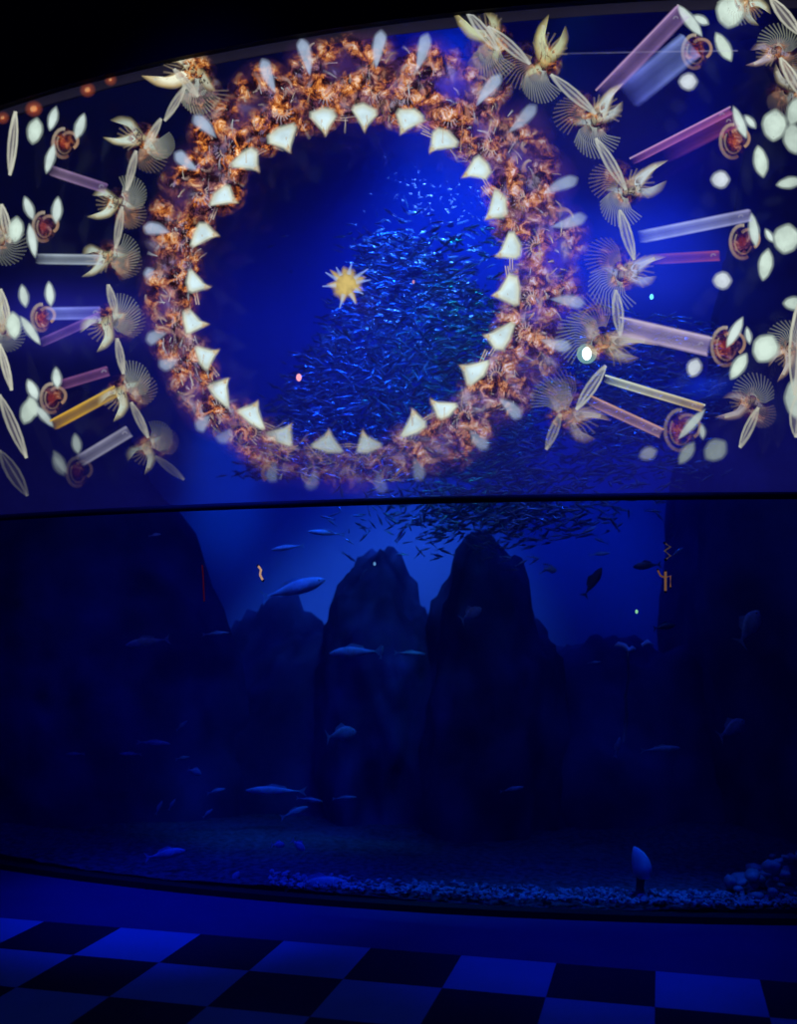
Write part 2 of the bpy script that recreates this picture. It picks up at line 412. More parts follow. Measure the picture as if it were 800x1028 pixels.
FISH = [
 (SLIM, 'bright blue slim fish nearest the slanting rock edge under the bar', 287, 550, 34, 8, .6, -1),
 (SLIM, 'pale slim fish just under the hem bar, tail trailing to the middle', 326, 535, 38, -4, .6, -1),
 (SPINDLE, 'blurred pale broad fish gliding above the middle boulder', 298, 590, 66, 16, 1.0, 1),
 (SPINDLE, 'dim greenish fish hanging under the middle boulder, seen side on', 354, 655, 52, 3, .5, -1),
 (SLIM, 'thin faint fish level with the dim greenish one below the boulder', 413, 656, 32, -3, .6, 1),
 (SPINDLE, 'small upright faint fish between the two fish under the boulder', 383, 654, 14, 80, .5, 1),
 (DEEP, 'short blurred fish in front of the ragged dark boulder', 474, 616, 24, 30, .7, 1),
 (SLIM, 'small bright blue fish high in the open blue gap', 603, 556, 22, 6, .6, 1),
 (DEEP, 'tiny bright fish at the near side of the open blue gap', 553, 572, 14, -10, .6, 1),
 (DARK, 'dark fish diving steeply in the middle of the open blue gap', 596, 583, 34, 58, .8, 1),
 (DARK, 'dark fish at the far edge of the blue gap beside the orange reflections', 648, 568, 28, 5, .8, -1),
 (DARK, 'small dark fish at the ledge below the orange reflections', 668, 629, 24, 8, .6, 1),
 (SLIM, 'small faint fish over the ledge beneath the coral branch', 597, 665, 14, 5, .5, 1),
 (DEEP, 'pale blurred fish swimming up the face of the rock pillar', 753, 628, 38, 55, .6, 1),
 (DEEP, 'round-bodied dim fish alone below the middle boulder', 344, 737, 30, 10, .5, 1),
 (SPINDLE, 'dim fish with raised tail alone on the great dark slope', 146, 645, 42, 8, .5, -1),
 (SLIM, 'faint slim fish on the dark slope near the rock edge', 218, 636, 26, 4, .5, 1),
 (SPINDLE, 'topmost fish of the loose group low on the dark slope', 183, 728, 14, 40, .5, 1),
 (SLIM, 'faint long fish at the top of the loose group low on the slope', 156, 746, 34, -2, .5, 1),
 (SLIM, 'faint fish at the edge of the loose group by the darkest water', 130, 757, 22, 0, .5, -1),
 (SLIM, 'faint short fish at the outermost edge of the loose group', 74, 757, 18, 0, .5, -1),
 (DEEP, 'small brighter fish in the middle of the loose group', 196, 775, 14, -20, .5, 1),
 (SPINDLE, 'faint small fish just behind the small brighter fish', 184, 761, 14, 10, .6, 1),
 (SPINDLE, 'small tilted fish below the small brighter fish', 218, 794, 18, 12, .5, 1),
 (SLIM, 'long dim fish crossing the loose group above the sand', 274, 794, 58, -2, .5, -1),
 (SLIM, 'middle-sized fish nosing the tail of the long dim fish', 312, 803, 26, -8, .45, 1),
 (SLIM, 'dim fish leading the row at the height of the long dim fish', 347, 801, 24, 2, .5, 1),
 (SPINDLE, 'dim fish tilted upward under the row of long fish', 297, 815, 28, 20, .5, 1),
 (SPINDLE, 'tiny upright fish of the pair under the loose group', 160, 810, 14, 65, .5, 1),
 (SPINDLE, 'tiny upright fish beside the other of the pair, further along', 173, 807, 12, 60, .5, 1),
 (SPINDLE, 'small faint fish hanging over the tilted rock bank', 209, 816, 12, 40, .5, 1),
 (SPINDLE, 'broad dim fish low beside the edge where glass meets floor', 168, 857, 38, 10, .35, 1),
 (DEEP, 'small roundish fish near the two dim fish above the sand', 280, 848, 13, 0, .5, 1),
 (DEEP, 'dim fish facing down above the brightest bottom fish', 300, 849, 16, -35, .5, 1),
 (DEEP, 'small faint round fish just above the bottom edge of glass', 237, 880, 12, 60, .3, 1),
 (SPINDLE, 'brightest fish, long and pale, resting right on the bottom', 320, 888, 64, 6, .28, 1),
 (SPINDLE, 'small pale fish hanging upright below the coral branch', 620, 749, 20, 75, .5, 1),
 (SLIM, 'very faint fish beside the small upright pale fish', 665, 752, 40, 3, .6, 1),
 (SLIM, 'very faint fish over the dark ledge beneath the boulders', 515, 792, 24, 12, .6, 1),
 (DEEP, 'faint dark blue blurred fish before the rock pillar, above the sponge', 736, 731, 30, 30, .6, 1),
 (SPINDLE, 'small dim blue fish on the slope just beneath the hem bar', 156, 537, 12, 10, .5, 1),
]
pal = {0: M_PALE, 1: M_PALE, 2: M_PALE, 6: M_PALE, 7: M_PALE, 8: M_PALE, 13: M_PALE, 35: M_PALE, 36: M_PALE, 21: M_PALE}
for i, (pr, lab, x, y, l, a, dp, fc) in enumerate(FISH):
    put_fish(pr, lab, x, y, l, a, dp, fc, yaw=rnd.uniform(-15, 15), pale=pal.get(i))

# the shoal
def sardine(L=.095):
    vs, fs = [], []
    prof = [(0, .05), (.18, .75), (.42, 1), (.7, .65), (.92, .18)]; m = 6
    for t, r in prof:
        for k in range(m):
            a = 2 * PI * k / m
            vs.append(Vector((L * (.5 - t), math.cos(a) * L * .055 * r, math.sin(a) * L * .095 * r)))
    for i in range(len(prof) - 1):
        for k in range(m): fs.append((i * m + k, i * m + (k + 1) % m, (i + 1) * m + (k + 1) % m, (i + 1) * m + k))
    b = len(vs)
    vs += [Vector((-.38 * L, 0, 0)), Vector((-.58 * L, 0, .11 * L)), Vector((-.5 * L, 0, 0)), Vector((-.58 * L, 0, -.11 * L))]
    fs += [(b, b + 1, b + 2), (b, b + 2, b + 3)]
    b = len(vs)
    vs += [Vector((.05 * L, 0, .085 * L)), Vector((-.02 * L, 0, .15 * L)), Vector((-.12 * L, 0, .08 * L))]
    fs += [(b, b + 1, b + 2)]
    return vs, fs
SV, SF = sardine()
def shoal_xy(r):
    """a spot of the shoal's outline, and the angle the fish swim at"""
    while True:
        k = r.random()
        if k < .64:
            y = 232 + 248 * r.random() ** .62
            f = (y - 232) / 248
            x0 = 372 - 45 * min(1, f * 2.2) - 120 * max(0, f - .4) ** .8; x1 = 396 + 140 * min(1, f * 2.3) ** .8
            x = x0 + (x1 - x0) * r.random() + r.gauss(0, 9)
        elif k < .86:
            x, y = r.gauss(620, 55), r.gauss(395, 55)
            if y < 305 + abs(x - 600) * .15: continue
            if x < 500 or x > 735 or y > 490: continue
        elif k < .97:
            x, y = r.gauss(500, 60), r.gauss(505, 22)
        else:
            x, y = r.gauss(450, 60), r.gauss(240, 25)
            if y < 200 + abs(x - 400) * .3: continue
        return x, y
def shoal_rot(r, x, y):
    base = math.degrees(math.atan2(-(y - 380), x - 400)) * .15
    tilt = r.gauss(-12 if x > 420 else 10, 16)
    if 330 < x < 430 and y > 320: tilt = r.gauss(0, 35)
    yaw = r.gauss(0, 35) + (180 if r.random() < .35 else 0)
    return (math.radians(r.gauss(0, 18)), math.radians(tilt), math.radians(yaw))
from mathutils import Euler
sard_me = bpy.data.meshes.new('sardine'); sard_me.from_pydata([tuple(v) for v in SV], [], SF); sard_me.materials.append(M_SARD)
sard_me.polygons.foreach_set('use_smooth', [True] * len(sard_me.polygons))
r = random.Random(11)
for i in range(300):
    x, y = shoal_xy(r)
    o = bpy.data.objects.new('sardine', sard_me); C.objects.link(o)
    o.location = in_tank(x, y, r.uniform(.5, 1.1)); o.rotation_euler = shoal_rot(r, x, y)
    s = r.uniform(.8, 1.25); o.scale = (s, s, s)
    tag(o, 'small silver sardine at the near side of the dense shoal behind the screen', 'fish', 'sardines in the swirling shoal')
vs, fs = [], []
for i in range(10500):
    x, y = shoal_xy(r)
    p = in_tank(x, y, r.uniform(1.1, 2.6 if y < 480 and x < 670 else 1.5)); E_ = Euler(shoal_rot(r, x, y)).to_matrix(); s = r.uniform(.75, 1.25)
    b = len(vs)
    vs += [p + E_ @ (v * s) for v in SV]; fs += [tuple(b + q for q in f) for f in SF]
o = mesh_obj('sardine_shoal', vs, fs, M_SARD)
tag(o, 'dense dark swirling mass of small sardines deep in the water', 'shoal of fish', kind='stuff')
# glittering little fish near the surface
gl_me = sard_me.copy(); gl_me.name = 'glinting_fish'; gl_me.materials[0] = surf('bright_scales', (.9, .95, 1), .2, metal=.3)
for i in range(150):
    if i < 105: x, y = r.gauss(432, 32), r.gauss(197, 14) + 0
    elif i < 125: x, y = r.gauss(480, 25), r.gauss(225, 12)
    else: x, y = r.gauss(345, 38), r.gauss(208, 14)
    if i < 105: y += (x - 432) * .18
    o = bpy.data.objects.new('glinting_fish', gl_me); C.objects.link(o)
    o.location = in_tank(x, y, r.uniform(2.0, 2.8)); o.rotation_euler = (r.uniform(-.5, .5), r.gauss(0, .6), r.uniform(0, 6.28))
    s = r.uniform(.10, .36) * (1 if i < 125 else .6); o.scale = (s, s * 1.6, s * 1.6)
    tag(o, 'tiny glinting fish scattered high in the bright water above the shoal', 'fish', 'tiny glinting fish above the shoal')

# ---------------------------------------------------------------- lamps, glass reflections and coral in the tank
def underwater_lamp(label, x, y, depth, rpx, col, st):
    p = in_tank(x, y, depth); t = (p - Vector((0, 0, H))).length; rr = rpx * t / F
    root = thing('underwater_lamp', label, 'lamp', p)
    d = (Vector((0, 0, H)) - p).normalized(); q = d.to_track_quat('Z', 'Y'); root.rotation_mode = 'QUATERNION'; root.rotation_quaternion = q
    bm = bmesh.new(); bmesh.ops.create_cone(bm, segments=20, radius1=rr * .5, radius2=rr * .75, depth=rr * 2.5, cap_ends=True)
    for v in bm.verts: v.co.z -= rr * 1.3
    bm_obj('housing', bm, M_METAL, root)
    bm = bmesh.new(); bmesh.ops.create_uvsphere(bm, u_segments=18, v_segments=10, radius=rr)
    for v in bm.verts: v.co.z *= .45; v.co.x *= .78; v.co.y *= 1.1
    bm_obj('lens', bm, glow('lens_glow', col, st), root)
    bm = bmesh.new(); bmesh.ops.create_cone(bm, segments=10, radius1=rr * .25, radius2=rr * .25, depth=rr * 4, cap_ends=True)
    for v in bm.verts: v.co.z -= rr * 4.4
    bm_obj('bracket', bm, M_METAL, root)
    l = bpy.data.lights.new('lamp_light', 'POINT'); l.energy = .15 * st; l.color = (col[0] * .2, col[1] * .4, 1); l.shadow_soft_size = .05
    lo = bpy.data.objects.new('lamp_light', l); C.objects.link(lo); lo.location = p + d * (rr * 2 + .06)
underwater_lamp('brilliant white-green underwater lamp shining through the screen', 589, 355, .5, 5.8, (.75, 1, .8), 4)
for ch_ in [o for o in C.objects if o.name.startswith('underwater_lamp')]:
    bm = bmesh.new(); bmesh.ops.create_uvsphere(bm, u_segments=18, v_segments=10, radius=.062)
    for v in bm.verts: v.co.z = v.co.z * .2 - .012
    bm_obj('halo_disc', bm, glow('halo_glow', (.45, .85, .7), .5), ch_)  # glowing disc added as the halo around the bright lamp
underwater_lamp('small pinkish lamp glowing at the side of the dense shoal', 300, 379, .4, 3.4, (1, .36, .36), 1.6)
underwater_lamp('tiny turquoise lamp high in the bright water outside the ring', 654, 298, .5, 2.4, (.2, .9, 1), 1.5)
underwater_lamp('tiny green pilot lamp in the open blue gap', 639, 614, .5, 1.8, (.4, 1, .5), .7)
underwater_lamp('tiny blue-white lamp on top of the middle boulder', 376, 566, .5, 1.7, (.2, .5, 1), .6)
underwater_lamp('tiny rose lamp set among the sardines beside the golden star', 415, 283, .5, 1.6, (1, .4, .6), .8)
def tube_mesh(bm, pts, rad):
    prev = None
    for i, p in enumerate(pts):
        d = (pts[min(i + 1, len(pts) - 1)] - pts[max(i - 1, 0)]).normalized()
        q = d.to_track_quat('Z', 'Y').to_matrix(); rr = rad[i] if isinstance(rad, (list, tuple)) else rad
        ring = [bm.verts.new(p + q @ Vector((math.cos(a) * rr, math.sin(a) * rr, 0))) for a in [2 * PI * k / 8 for k in range(8)]]
        if prev:
            for k in range(8): bm.faces.new((prev[k], prev[(k + 1) % 8], ring[(k + 1) % 8], ring[k]))
        else: bm.faces.new(ring)
        prev = ring
    bm.faces.new(prev)
def reflection_strip(label, pts, col, st, rpx=1.3, depth=.25):  # glowing tubes placed in the tank, standing in for reflections in the glass
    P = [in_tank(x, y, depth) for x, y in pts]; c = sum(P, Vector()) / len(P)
    root = thing('glass_reflection', label, 'light', c)
    bm = bmesh.new(); tube_mesh(bm, [p - c for p in P], rpx * 5.8 / F); bm_obj('reflected_streak', bm, glow('reflection_glow', col, st), root)
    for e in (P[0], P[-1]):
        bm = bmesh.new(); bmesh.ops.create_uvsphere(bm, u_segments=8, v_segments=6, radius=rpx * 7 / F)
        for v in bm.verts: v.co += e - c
        bm_obj('streak_end', bm, M_METAL, root)
reflection_strip('crooked orange-white glass reflection near the slanting rock edge', [(259, 568), (262, 572), (261, 577), (264, 583)], (1, .55, .3), .55)
reflection_strip('faint dotted red reflection in the glass before the great dark slope', [(203, 567), (204, 580), (205, 604)], (.55, .02, .1), .06, .8)
reflection_strip('forked orange glass reflection before the dark rock column', [(668, 573), (668, 580), (668, 594)], (1, .45, .2), .16)
reflection_strip('short orange hook-shaped glass reflection beside the forked one', [(660, 572), (663, 578), (668, 580), (673, 578), (673, 590)], (1, .4, .2), .12, 1.0)
reflection_strip('faint greyish ladder-shaped glass reflection above the forked orange one', [(667, 545), (673, 549), (667, 553), (673, 558), (668, 562)], (.6, .4, .4), .08, 1.3)
# upright sponge
p = bed_pt(641, .3); ptop = in_tank(640, 850, .3)
t = thing('sea_sponge', 'pale glowing cone-shaped sponge standing upright on a dark stalk in sand', 'sponge', p)
bm = bmesh.new(); hh = .30
tube_mesh(bm, [Vector((.01, 0, -.02)), Vector((.012, 0, .06)), Vector((.02, 0, .13))], [.035, .022, .026]); bm_obj('stalk', bm, M_DARKFISH, t)
a_, b_ = in_tank(646, 882, .3) - p, in_tank(636, 850, .3) - p
bm = bmesh.new()
tube_mesh(bm, [a_ + (b_ - a_) * f + Vector((.012 * math.sin(f * 3), 0, 0)) for f in (0, .15, .35, .55, .75, .9, 1)], [.03, .052, .055, .05, .038, .022, .006])
bm_obj('cone', bm, M_CORAL, t)
# branching coral on the ledge
p = in_tank(628, 700, 1.0)
t = thing('coral_branch', 'thin upright coral with two bright curled tips over the pale ledge', 'coral', p)
bm = bmesh.new(); tube_mesh(bm, [in_tank(x, y, 1.0) - p for x, y in ((626, 745), (629, 720), (628, 700), (631, 680), (630, 660), (631, 652))], [.014, .012, .01, .01, .009, .012]); bm_obj('stem', bm, M_GREY, t)
for pts in (((631, 653), (627, 649), (621, 647), (617, 649)), ((631, 653), (635, 651), (638, 652)), ((644, 648), (650, 645), (656, 648))):
    bm = bmesh.new(); tube_mesh(bm, [in_tank(x, y, 1.0) - p for x, y in pts], [.012] + [.02] * (len(pts) - 2) + [.008]); bm_obj('curled_tip', bm, M_CORAL, t)

# ---------------------------------------------------------------- the gauze screen and the picture thrown on it
px0 = on_screen(400, 300)
screen = thing('projection_screen', 'curved sheer screen before the tank showing a projected kaleidoscope ring of shells', 'screen', (0, 0, 0))
scr_org = cyl(0, 0, RS); screen.location = scr_org
LAYER = [0]
class Pic:
    """a patch of projected picture: drawn in photo units, laid on the curved screen"""
    def __init__(s): s.v, s.f, s.c, s.l, s.mi = [], [], [], [], []
    def vert(s, x, y, c, loc=None):
        s.v.append((x, y)); s.c.append(tuple(max(0, q) for q in c)); s.l.append(loc if loc else (x, y, 0)); return len(s.v) - 1
    def face(s, f, mi=0): s.f.append(f); s.mi.append(mi)
    def blob(s, pts, col, edge=None, soft=2.5, mi=0, loc=None, seed=0, sharp=False):
        """soft-edged patch inside an outline"""
        for _ in range(2 if len(pts) < 12 else 1):
            q_ = []
            for i in range(len(pts)):
                a_, b_ = pts[i], pts[(i + 1) % len(pts)]
                k1 = (.03 if sharp else .16) if _ == 0 else (.1 if sharp else .25)
                q_ += [(a_[0] + (b_[0] - a_[0]) * k1, a_[1] + (b_[1] - a_[1]) * k1), (b_[0] + (a_[0] - b_[0]) * k1, b_[1] + (a_[1] - b_[1]) * k1)]
            pts = q_
        soft *= 1.35
        n = len(pts); cx = sum(p[0] for p in pts) / n; cy = sum(p[1] for p in pts) / n
        edge = edge or tuple(q * .8 for q in col)
        L = loc or (lambda x, y: (x + seed, y, 0))
        c0 = s.vert(cx, cy, col, L(cx, cy)); prev = None
        for f, cc, ex in ((.45, col, 0), (.88, edge, 0), (1, tuple(q * .5 for q in edge), 0), (1, (0, 0, 0), soft)):
            ring = []
            for x, y in pts:
                dx, dy = x - cx, y - cy; d = math.hypot(dx, dy) or 1
                X = cx + dx * f + dx / d * ex; Y = cy + dy * f + dy / d * ex
                ring.append(s.vert(X, Y, cc, L(X, Y)))
            for i in range(n):
                j = (i + 1) % n
                s.face((c0, ring[i], ring[j]) if prev is None else (prev[i], ring[i], ring[j], prev[j]), mi)
            prev = ring
    def streak(s, pts, w, col, col2=None, mi=0, seed=0):
        """a soft line; w and colour run from the first to the last point"""
        col2 = col2 or col; n = len(pts); prev = None
        for i, (x, y) in enumerate(pts):
            a, b = pts[max(i - 1, 0)], pts[min(i + 1, n - 1)]
            dx, dy = b[0] - a[0], b[1] - a[1]; d = math.hypot(dx, dy) or 1; nx, ny = -dy / d, dx / d
            t = i / (n - 1); ww = (w if isinstance(w, (int, float)) else w[0] + (w[1] - w[0]) * t)
            cc = tuple(col[k] + (col2[k] - col[k]) * t for k in range(3))
            row = []
            for u, g in ((-1, 0), (-.5, .75), (0, 1), (.5, .75), (1, 0)):
                X, Y = x + nx * ww * u, y + ny * ww * u
                row.append(s.vert(X, Y, tuple(q * g for q in cc), (X + seed, Y, 0)))
            if prev:
                for k in range(4): s.face((prev[k], prev[k + 1], row[k + 1], row[k]), mi)
            prev = row
    def fan(s, x, y, a0, a1, r0, r1, n, col, bend=.25, w=.8, col2=None):
        for i in range(n):
            t = i / max(1, n - 1); a = math.radians(a0 + (a1 - a0) * t); b = a + bend
            rr = r1 * (.8 + .2 * math.sin(t * PI))
            p = [(x + r0 * math.cos(a), y - r0 * math.sin(a)), (x + (r0 + rr) / 2 * math.cos((a * 2 + b) / 3), y - (r0 + rr) / 2 * math.sin((a * 2 + b) / 3)), (x + rr * math.cos(b), y - rr * math.sin(b))]
            s.streak(p, (w * .8, w * 1.3), col, col2 or tuple(q * .3 for q in col), seed=i * 3)
    def arc(s, x, y, r_, a0, a1, w, col, col2=None, n=12, ry=None):
        ry = ry or r_
        s.streak([(x + r_ * math.cos(math.radians(a0 + (a1 - a0) * i / n)), y - ry * math.sin(math.radians(a0 + (a1 - a0) * i / n))) for i in range(n + 1)], w, col, col2)
    def build(s, name, parent, label=None):
        LAYER[0] += 1; off = .002 + (LAYER[0] % 60) * .0004
        inv = scr_org
        vs = [on_screen(x, max(min(y, 1000), -60), off) - inv for x, y in s.v]
        # nothing of the picture lies above the screen's top edge
        for v in vs: v.z = min(v.z, ZT - .001)
        o = mesh_obj(name, vs, s.f, [LIGHT, FIRE], parent, light=s.c, loc=s.l, mi=s.mi)
        if label: o['label'] = label
        return o
def fade(y, k=1.0):
    """the picture dies out towards the hem"""
    return k * (1 if y < 395 else max(.12, 1 - (y - 395) / 85))
def mul(c, b): return tuple(q * b for q in c)
WHITE = (.55, .74, .78); CREAM = (.62, .58, .36); GREY = (.26, .32, .34); PURP = (.14, .07, .24); ORANGE = (.6, .2, .04); BROWN = (.2, .06, .03)

# gauze with the wash of blue the projector throws on it
def gauze():
    vs, fs, cs, ls = [], [], [], []
    n, k = 110, 60
    zmin = ZB
    for j in range(k + 1):
        z = zmin + (ZT - zmin) * j / k
        for i in range(n + 1):
            ph = -.62 + 1.05 * i / n
            p = cyl(ph, z, RS); vs.append(p - scr_org)
            # photo position of this spot, to place the wash
            d = p - Vector((0, 0, H)); c_, s_ = math.cos(PITCH), math.sin(PITCH)
            w_ = d.y * c_ + d.z * s_; X = 400 + F * d.x / w_; Y = 514 - F * (-d.y * s_ + d.z * c_) / w_
            def g(x, y, sx, sy): return math.exp(-((X - x) / sx) ** 2 - ((Y - y) / sy) ** 2)
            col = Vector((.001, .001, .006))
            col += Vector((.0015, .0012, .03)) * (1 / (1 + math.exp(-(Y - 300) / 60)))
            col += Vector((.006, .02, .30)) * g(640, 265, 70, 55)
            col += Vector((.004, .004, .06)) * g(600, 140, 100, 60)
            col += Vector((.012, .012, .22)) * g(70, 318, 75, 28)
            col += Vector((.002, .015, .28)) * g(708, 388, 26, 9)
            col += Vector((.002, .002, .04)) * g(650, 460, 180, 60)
            cs.append(tuple(col)); ls.append((X, Y, 0))
    for j in range(k):
        for i in range(n):
            a = j * (n + 1) + i; fs.append((a, a + 1, a + n + 2, a + n + 1))
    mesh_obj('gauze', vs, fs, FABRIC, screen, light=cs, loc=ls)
gauze()
# hem bar and top hem
def curved_tube(name, z, R, rad, mat, parent, n=90, ph0=-.62, ph1=.43):
    vs, fs = [], []
    for i in range(n + 1):
        ph = ph0 + (ph1 - ph0) * i / n
        for k in range(10):
            a = 2 * PI * k / 10
            vs.append(cyl(ph, z + rad * math.sin(a), R + rad * math.cos(a)) - scr_org)
        if i < n:
            for k in range(10): fs.append((i * 10 + k, i * 10 + (k + 1) % 10, i * 10 + 10 + (k + 1) % 10, i * 10 + 10 + k))
    fs += [tuple(range(10)), tuple(range(n * 10 + 9, n * 10 - 1, -1))]
    return mesh_obj(name, vs, fs, mat, parent)
curved_tube('hem_bar', ZB, RS, .021, M_BAR, screen)['label'] = 'dark round bar along the bottom hem'
vs, fs, cs, ls = [], [], [], []
for i in range(91):
    ph = -.62 + 1.05 * i / 90
    for z, c in ((ZT, (.008, .007, .012)), (ZT - .06, (.012, .010, .018)), (ZT - .07, (.001, .001, .002))):
        vs.append(cyl(ph, z, RS + .0012) - scr_org); cs.append(c); ls.append((i * 9, z * 100, 0))
    if i < 90:
        for k in range(2): fs.append((3 * i + k, 3 * i + 3 + k, 3 * i + 4 + k, 3 * i + 1 + k))
mesh_obj('top_hem', vs, fs, LIGHT, screen, light=cs, loc=ls)['label'] = 'lighter doubled cloth band along the top edge'

# --- the ring: 24 repeats around the middle
RC = (352, 283)
TIPS = [(327,133),(365,129),(406,133),(438,154),(470,180),(487,213),(499,250),(498,291),(491,332),(467,366),(440,400),(409,417),(370,435),(331,435),(288,427),(262,409),(233,388),(218,353),(206,320),(210,283),(215,241),(234,205),(256,172),(291,150)]
WARM = {0:1,1:1,2:.9,3:.75,4:.6,5:.7,6:.6,7:.6,8:.6,9:.8,10:.8,11:.7,12:.36,13:.32,14:.38,15:.7,16:.75,17:.7,18:.7,19:.85,20:1,21:1.1,22:1.15,23:1.1}
for i, (tx, ty) in enumerate(TIPS):
    rr = random.Random(100 + i); ux, uy = tx - RC[0], ty - RC[1]; d = math.hypot(ux, uy); ux /= d; uy /= d
    flip = 1 if i % 2 else -1
    vx, vy = -uy * flip, ux * flip
    sc = 1.0 if ty > 140 else .95
    b = fade(ty + 25 * max(0, uy)) ; w = WARM[i]
    if ty > 400: b = max(b, .26)
    ul = .84 + .12 * ux + (.22 * -uy if uy < 0 else -.26 * uy) - (.08 if ux < -.5 else 0)
    def P(u, v):
        u = u if u < 14 else 14 + (u - 14) * ul
        return (tx + ux * u + vx * v, ty + uy * u + vy * v)
    lf = lambda x, y, tx=tx, ty=ty, i=i: (((x - tx) * ux + (y - ty) * uy) + 37 * (i % 3), ((x - tx) * vx + (y - ty) * vy) + i * 1.7, 0)
    m = Pic()
    # haze behind
    m.blob([P(12, -24), P(26, -30), P(60, -32), P(84, -24), P(92, 0), P(84, 22), P(56, 30), P(24, 28), P(12, 18), P(8, 0)], mul((.035, .012, .045), b), soft=7)
    # fiery blotches, different in every repeat
    for q in range(9):
        u0, v0 = (22, 44, 70, 30, 56, 36, 20, 74, 62)[q] + rr.uniform(-5, 5), (rr.uniform(-20, 20), 0, rr.uniform(-16, 16), -18, 19, 8, 16, -16, 4)[q]; rad = rr.uniform(12, 20) * (1, .95, .85, 1, .9, 1, .8, .8, .8)[q]
        k = b * w * (1, .95, .8, .85, .8, .75, .7, .6, .6)[q]
        pts_ = [P(u0 + rad * rr.uniform(.55, 1.25) * math.cos(a), v0 + rad * rr.uniform(.55, 1.3) * math.sin(a)) for a in [j * PI / 5 for j in range(10)]]
        cool = max(0, min(1, .5 + .5 * (ux * .8 + uy * .6)))
        m.blob(pts_, mul((1.25 - .25 * cool, .95, .7 + .6 * cool), k), mul((1.05 - .2 * cool, .75, .55 + .6 * cool), k), soft=6, mi=1, loc=lf)
    # pale lilac and white glass-like shards
    for q in range(24):
        u, v = rr.uniform(8, 76), rr.uniform(-25, 25); a = rr.uniform(0, PI); l = rr.uniform(5, 17)
        c = rr.choice([(.6, .55, .66), (.75, .66, .55), (.6, .34, .2), (.7, .78, .85)])
        m.streak([P(u, v), P(u + l * .5 * math.cos(a) + 1, v + l * .5 * math.sin(a)), P(u + l * math.cos(a), v + l * math.sin(a))], (.5, rr.uniform(.8, 2.6)), mul(c, b * rr.uniform(.4, .9)), mul(c, .1 * b))
    for q in range(8):
        u, v = rr.uniform(16, 76), rr.uniform(-24, 24); a = rr.uniform(0, 6)
        c = rr.choice([(.32, .26, .5), (.5, .45, .6), (.5, .25, .18)])
        l = rr.uniform(5, 15)
        m.blob([P(u + l * math.cos(a), v + l * math.sin(a)), P(u + l * .5 * math.cos(a + 1.3), v + l * .5 * math.sin(a + 1.3)), P(u + l * .8 * math.cos(a + 3.3), v + l * .8 * math.sin(a + 3.3)), P(u + l * .3 * math.cos(a + 4.7), v + l * .3 * math.sin(a + 4.7))], mul(c, b * rr.uniform(.2, .55)), mul(c, b * .2), soft=4)
    # twin fine rods that link the tips
    for k_ in (0, 2.6):
        m.streak([P(8 + k_, -24), P(13 + k_, 0), P(21 + k_, 23)], .9, mul((.5, .42, .36), b), mul((.3, .2, .25), b))
    m.streak([P(14, 20), P(42, 2)], 1.0, mul((.55, .45, .4), b), mul((.4, .2, .12), b))
    # ribbed shell fan
    fx, fy = P(38, 9 if i % 3 else -8); ang = math.degrees(math.atan2(-uy, ux))
    m.fan(fx, fy, ang + 60, ang + 250, 5, 14, 10, mul((.5, .46, .46), b * .9), bend=.15, w=1.0, col2=mul((.2, .12, .2), b))
    m.arc(fx, fy, 5, ang + 40, ang + 260, 1.2, mul((.4, .25, .2), b))
    # curly outer wisps
    for q in range(3):
        x, y = P(rr.uniform(50, 80), rr.uniform(-20, 20)); a = rr.uniform(0, 360)
        m.arc(x, y, rr.uniform(5, 11), a, a + rr.uniform(60, 150), (1, 3.5), mul((.5, .42, .4), b * .7), mul((.2, .08, .05), b))
    seg = m.build('projected_shell', screen)
    m = Pic()
    wv = rr.uniform(.8, 1.2); sk = rr.uniform(-8, 8); ww_ = rr.uniform(-4, 4)
    out = [P(-3, sk), P(4, -4 * wv + sk * .8), P(15 + ww_, -14 * wv), P(21, -12 * wv), P(24, -2), P(21 - ww_, 12 * wv), P(16 - ww_, 13 * wv), P(4, 3.5 * wv + sk * .8)]
    tb = min(1, b * (1.3 if ty < 400 else 1.9))
    m.blob(out, mul((.70, .90, .96), tb), mul((.66, .72, .60), tb), soft=1.8, sharp=True)
    m.streak([P(24, -8), P(12, 2 + sk * .4), P(1, 1 + sk)], (.6, 2.2), mul((.2, .15, .1), tb), mul((.3, .16, .02), tb))
    m.blob([P(-5, 1 + sk), P(2, -3 + sk), P(4, 2 + sk)], mul((.5, .3, .12), tb * .6), soft=2)
    m.build('white_tip', seg)
    m = Pic()
    sw = rr.uniform(-3, 3); ob = b * (1.0 if i in (0, 1, 2, 3, 19, 20, 21, 22, 23) else .7)
    m.blob([P(56, 8 + sw), P(74, 3 + sw), P(88, 4 + sw), P(94, 10 + sw), P(88, 16 + sw), P(74, 13 + sw)], mul((.36, .47, .62), ob), mul((.3, .38, .52), ob), soft=2)
    m.build('outer_petal', seg)

